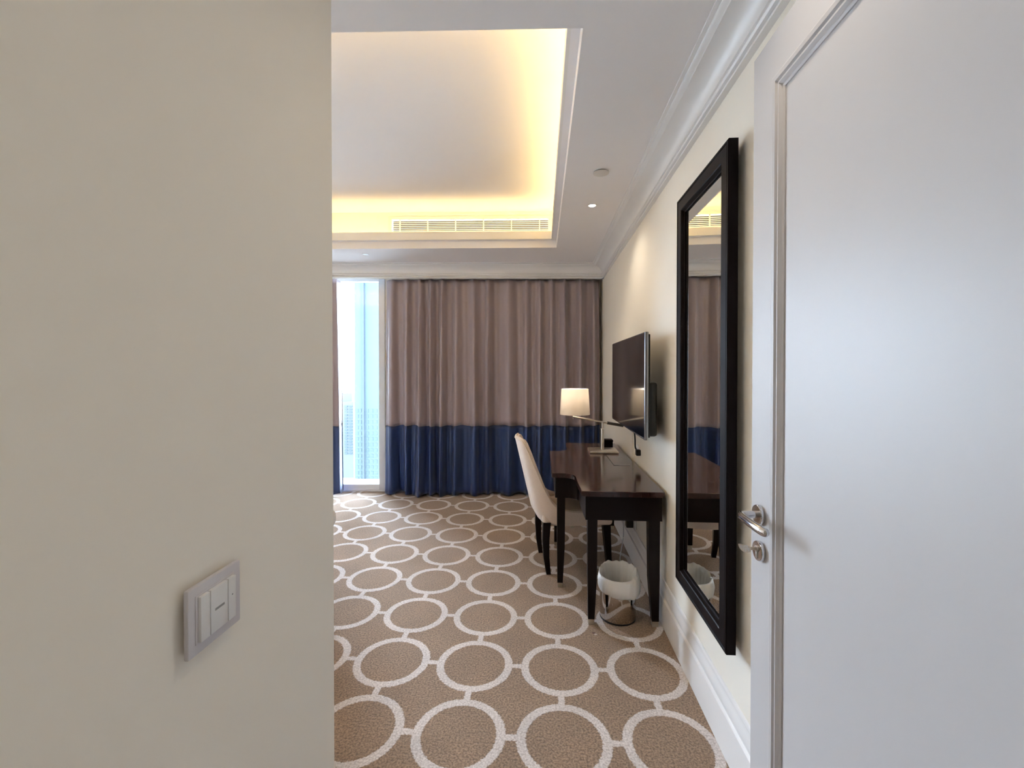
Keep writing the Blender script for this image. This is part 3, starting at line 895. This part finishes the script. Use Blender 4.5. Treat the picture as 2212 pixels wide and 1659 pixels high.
# ------------------------------------------------------------------ light switch
sw = thing('light_switch', (LX, .524, 1.109), 'square light switch with three white rockers on the partition wall', 'switch')
bm = B(); box(bm, LX, LX + .008, .490, .560, 1.120, 1.183)
obj('back_box', bm, plate_glass, sw)
bm = B(); box(bm, LX + .007, LX + .0135, .481, .570, 1.109, 1.192, bev=.002)
obj('plate', bm, plate_glass, sw, smooth=40)
bm = B(); box(bm, LX + .0130, LX + .0150, .491, .557, 1.122, 1.181, bev=.001)
obj('inner_frame', bm, plate_glass, sw, smooth=40)
for y0, y1 in ((.494, .5085), (.5098, .5390), (.5403, .554)):
    bm = B(); box(bm, LX + .0135, LX + .0190, y0, y1, 1.124, 1.179, bev=.001)
    rk = obj('rocker', bm, white_plastic, sw, smooth=40)
    if y1 - y0 > .02:
        bm = B(); box(bm, LX + .0189, LX + .01915, .5165, .5325, 1.1505, 1.1535)
        obj('mark', bm, grey_plastic, rk)
    elif y0 > .53:
        bm = B(); lathe(bm, [(0, 0), (.0011, 0), (.0011, .0003), (0, .0003)], (LX + .0189, .547, 1.156), 12, Matrix.Rotation(R(90), 4, 'Y'), False, False)
        obj('mark', bm, grey_plastic, rk)

# ------------------------------------------------------------------ curtains
def curtain(name, x0, x1, d_of, folds, amp, label, zsplit=.812, z0=.022, z1=2.505, seed=1, sway=None):
    rnd = random.Random(seed)
    nu = int(folds * 14)
    ph = [rnd.uniform(-.5, .5) for _ in range(int(folds) + 5)]
    am = [rnd.uniform(.45, 1.15) for _ in range(int(folds) + 5)]
    def pt(u, z):
        s = (u + .016 * math.sin(u * 11 + seed) + .010 * math.sin(u * 23 + 2 * seed)) * folds + .5
        k = int(s); t = s - k
        w = (1 - math.cos(t * math.pi)) / 2
        p_ = ph[k] * (1 - w) + ph[k + 1] * w
        a_ = am[k] * (1 - w) + am[k + 1] * w
        h = (z - z0) / (z1 - z0)
        dd = amp * a_ * (1 - .45 * h ** 6) * (math.sin(2 * math.pi * s + p_ * 2.2) + .28 * math.sin(4 * math.pi * s + 1.3 + p_ * 5) + .10 * math.sin(6.7 * math.pi * s + 3 * h))
        dd += .010 * math.sin(3 * h + s * 1.7) * (1 - h)
        x = x0 + (x1 - x0) * u + .010 * math.sin(s * 2.1 + 2.2 * h) * (1 - h)
        if sway: x += sway(u, h)
        d = d_of(u, h) + dd
        zz = z
        return Vector((x, back_y(x, d), zz))
    me_parts = []
    cx = (x0 + x1) / 2
    t = thing(name, (cx, back_y(cx, -.2), 0), label, 'curtain')
    def seam(u): return zsplit + .006 * math.sin(u * folds * 2.0 + seed) + .004 * math.sin(u * folds * 6.3)
    for nm, za, zb, m, nv in (('upper_panel', None, z1, curtain_fabric, 34), ('lower_band', z0, None, navy_fabric, 16)):
        b = B()
        g = []
        for i in range(nu + 1):
            u = i / nu
            lo_z = seam(u) if za is None else za + .012 * math.sin(u * folds * 3.1 + seed)
            hi_z = seam(u) if zb is None else zb
            off = Vector((0, -.002 if zb is None else 0, 0))
            g.append([b.verts.new(pt(u, lo_z + (hi_z - lo_z) * j / nv) + off) for j in range(nv + 1)])
        for i in range(nu):
            for j in range(nv):
                b.faces.new((g[i][j], g[i + 1][j], g[i + 1][j + 1], g[i][j + 1]))
        o = obj(nm, b, m, t, smooth=80)
        md = o.modifiers.new('thickness', 'SOLIDIFY'); md.thickness = .004; md.offset = 0
    return t
def right_d(u, h):
    # hem swings forward and back along its length
    w = (1 - h) ** 1.5
    return -.165 + .06 * math.exp(-u / .018) + w * (-.035 + .09 * math.exp(-((u - .075) / .05) ** 2) * 1.1 - .03 * math.sin(u * 9))
curtain('long_curtain', -1.835, .668, right_d, 14.5, .052, 'long mauve curtain with a navy lower band filling the back wall', seed=4,
        sway=lambda u, h: max(0, .10 - u) * (.35 * (h - .35)))
curtain('short_curtain', -2.785, -1.975, lambda u, h: -.205 + .15 * max(0, (u - .55) / .45), 5.2, .018, 'narrow mauve and navy curtain gathered beside the bright window gap', seed=11,
        sway=lambda u, h: -max(0, u - .55) * .81 - .03 * h * u)
# sheer lining peeping out behind the long curtain
b = B(); g = []
for i in range(25):
    u = i / 24; x = -1.845 + .15 * u
    g.append([b.verts.new(Vector((x + .012 * math.sin(j * .5 + i * .3), back_y(x, -.034 + .012 * math.sin(u * 16 + j * .1)), .03 + 2.47 * j / 30))) for j in range(31)])
for i in range(24):
    for j in range(30):
        b.faces.new((g[i][j], g[i + 1][j], g[i + 1][j + 1], g[i][j + 1]))
sl = obj('sheer_curtain', b, sheer_cloth, loc=(-1.75, back_y(-1.75, -.07), 0), smooth=80)
tag(sl, 'thin white sheer curtain edge between the window frame and the mauve curtain', 'sheer curtain')

# ------------------------------------------------------------------ bed (only a corner shows past the partition)
bed = thing('double_bed', (-2.4, 1.9, 0), 'white linen bed whose corner just shows past the partition wall', 'bed')
bm = B(); box(bm, -3.62, -1.42, .92, 2.72, .06, .30, bev=.02)
obj('base', bm, bed_base, bed, smooth=40)
for x in (-3.5, -1.52):
    for y in (1.02, 2.62):
        bm = B(); taper(bm, (x, y, 0), (.025, .025), (x, y, .08), (.03, .03)); obj('leg', bm, leg_wood, bed)
bm = B(); box(bm, -3.60, -1.375, .93, 2.765, .30, .54, bev=.07, seg=5)
obj('mattress', bm, linen, bed, smooth=60)
bm = B(); box(bm, -3.0, -1.334, .91, 2.792, .43, .555, bev=.05, seg=5)
obj('duvet', bm, linen, bed, smooth=60)

# ------------------------------------------------------------------ the city outside
city_pale = mat('hazy_pale_facade', (0.026, 0.036, 0.038), 0.7, noise=0.08, nscale=.3)
city_white = mat('hazy_white_facade', (0.017, 0.0215, 0.0228), 0.9, noise=0.06, nscale=.3)
city_blue = mat('hazy_blue_glass', (0.0060, 0.0150, 0.0168), 0.9, noise=0.1, nscale=.2)
city_fin = mat('hazy_blue_fin', (0.0012, 0.0066, 0.0155), 0.9)
city_pane = mat('hazy_window_glass', (0.0036, 0.0112, 0.0138), 0.9)
ground_m = mat('hazy_ground', (0.30, 0.31, 0.31), 0.9, noise=0.15, nscale=.05)
GZ = -75.0
bm = B(); box(bm, -900, 500, 12, 1500, GZ - 1, GZ)
g_ = struct('ground', bm, ground_m, 'pale hazy ground far below the window')
# tall glass tower on the right of the gap
def at(px, D):   # place at camera distance D along a horizontal picture direction
    a = math.atan((px - 1106) / 945.0) - math.atan(64 / 945.0)
    r = D / math.cos(math.atan((px - 1106) / 945.0))
    return r * math.sin(a), r * math.cos(a)
D1 = 120.0
tx0, ty0 = at(766, D1)
tw = thing('glass_tower', (tx0 + 15, ty0 + 10, GZ), 'pale blue glass tower with a dark vertical fin outside the window', 'tower')
tw.rotation_euler = (0, 0, 0)
ux, uy = math.cos(math.atan(64 / 945.0)), math.sin(math.atan(64 / 945.0))
def tslab(s0, s1, d0, d1, z0, z1):
    P = [(tx0 + ux * s - uy * d, ty0 + uy * s + ux * d) for s, d in ((s0, d0), (s1, d0), (s1, d1), (s0, d1))]
    b = B(); prism(b, P, z0, z1); return b
obj('shaft', tslab(0, 30, 0, 25, GZ, 70), city_blue, tw)
obj('fin', tslab(2.25, 2.8, -.7, 0, GZ, 70), city_fin, tw)
pane_mesh = None
for c, s in enumerate((.35, 1.25, 3.25, 4.4, 5.5)):
    for r_ in range(22):
        z = -9.0 - r_ * 1.55 - 1.0
        if pane_mesh is None:
            b = tslab(s, s + .62, -.12, 0, z, z + 1.0)
            o0 = obj('window', b, city_pane, tw); pane_mesh = o0.data; s00, z00 = s, z
        else:
            o = bpy.data.objects.new('window', pane_mesh); o.parent = tw
            o.location = (ux * (s - s00), uy * (s - s00), z - z00); col.objects.link(o)
# distant residential tower with balconies
D2 = 260.0
qx, qy = at(739, D2)
rt = thing('distant_tower', (qx + 3, qy + 5, GZ), 'distant pale tower with stacked balconies low in the window gap', 'tower')
def qslab(s0, s1, d0, d1, z0, z1):
    P = [(qx + ux * s - uy * d, qy + uy * s + ux * d) for s, d in ((s0, d0), (s1, d0), (s1, d1), (s0, d1))]
    b = B(); prism(b, P, z0, z1); return b
obj('shaft', qslab(-12, 6.6, 0, 14, GZ, -17), city_white, rt)
obj('penthouse', qslab(-9, 5.0, 2, 12, -17, -12), city_white, rt)
bal = None
for k in range(17):
    z = -20 - k * 1.75
    for s in (1.6, 4.2):
        if bal is None:
            o0 = obj('balcony', qslab(s, s + 1.7, -.5, 0, z, z + .8), city_pane, rt); bal = o0.data; zz0, ss0 = z, s
        else:
            o = bpy.data.objects.new('balcony', bal); o.parent = rt; o.location = (ux * (s - ss0), uy * (s - ss0), z - zz0); col.objects.link(o)
for i, (px, D, w, d, h, lab) in enumerate(((736, 190, 8, 12, 26, 'flat roofed pale city block below the distant tower'), (740, 150, 10, 10, 14, 'low white city block near the bottom of the window gap'))):
    x, y = at(px, D)
    t = thing('city_block', (x, y, GZ), lab, 'building')
    P = lambda s0, s1, d0, d1: [(x + ux * s - uy * e, y + uy * s + ux * e) for s, e in ((s0, d0), (s1, d0), (s1, d1), (s0, d1))]
    b = B(); prism(b, P(-4, w, 0, d), GZ, GZ + h); obj('walls', b, city_white if i else city_pale, t)
    b = B(); prism(b, P(-4.4, w + .4, -.4, d + .4), GZ + h, GZ + h + .8); obj('roof', b, city_white, t)
    for k in range(4):
        b = B(); prism(b, P(-3 + k * 2.6, -1.6 + k * 2.6, -.1, 0), GZ + h - 4.2, GZ + h - 2.2); obj('window', b, city_pane, t)
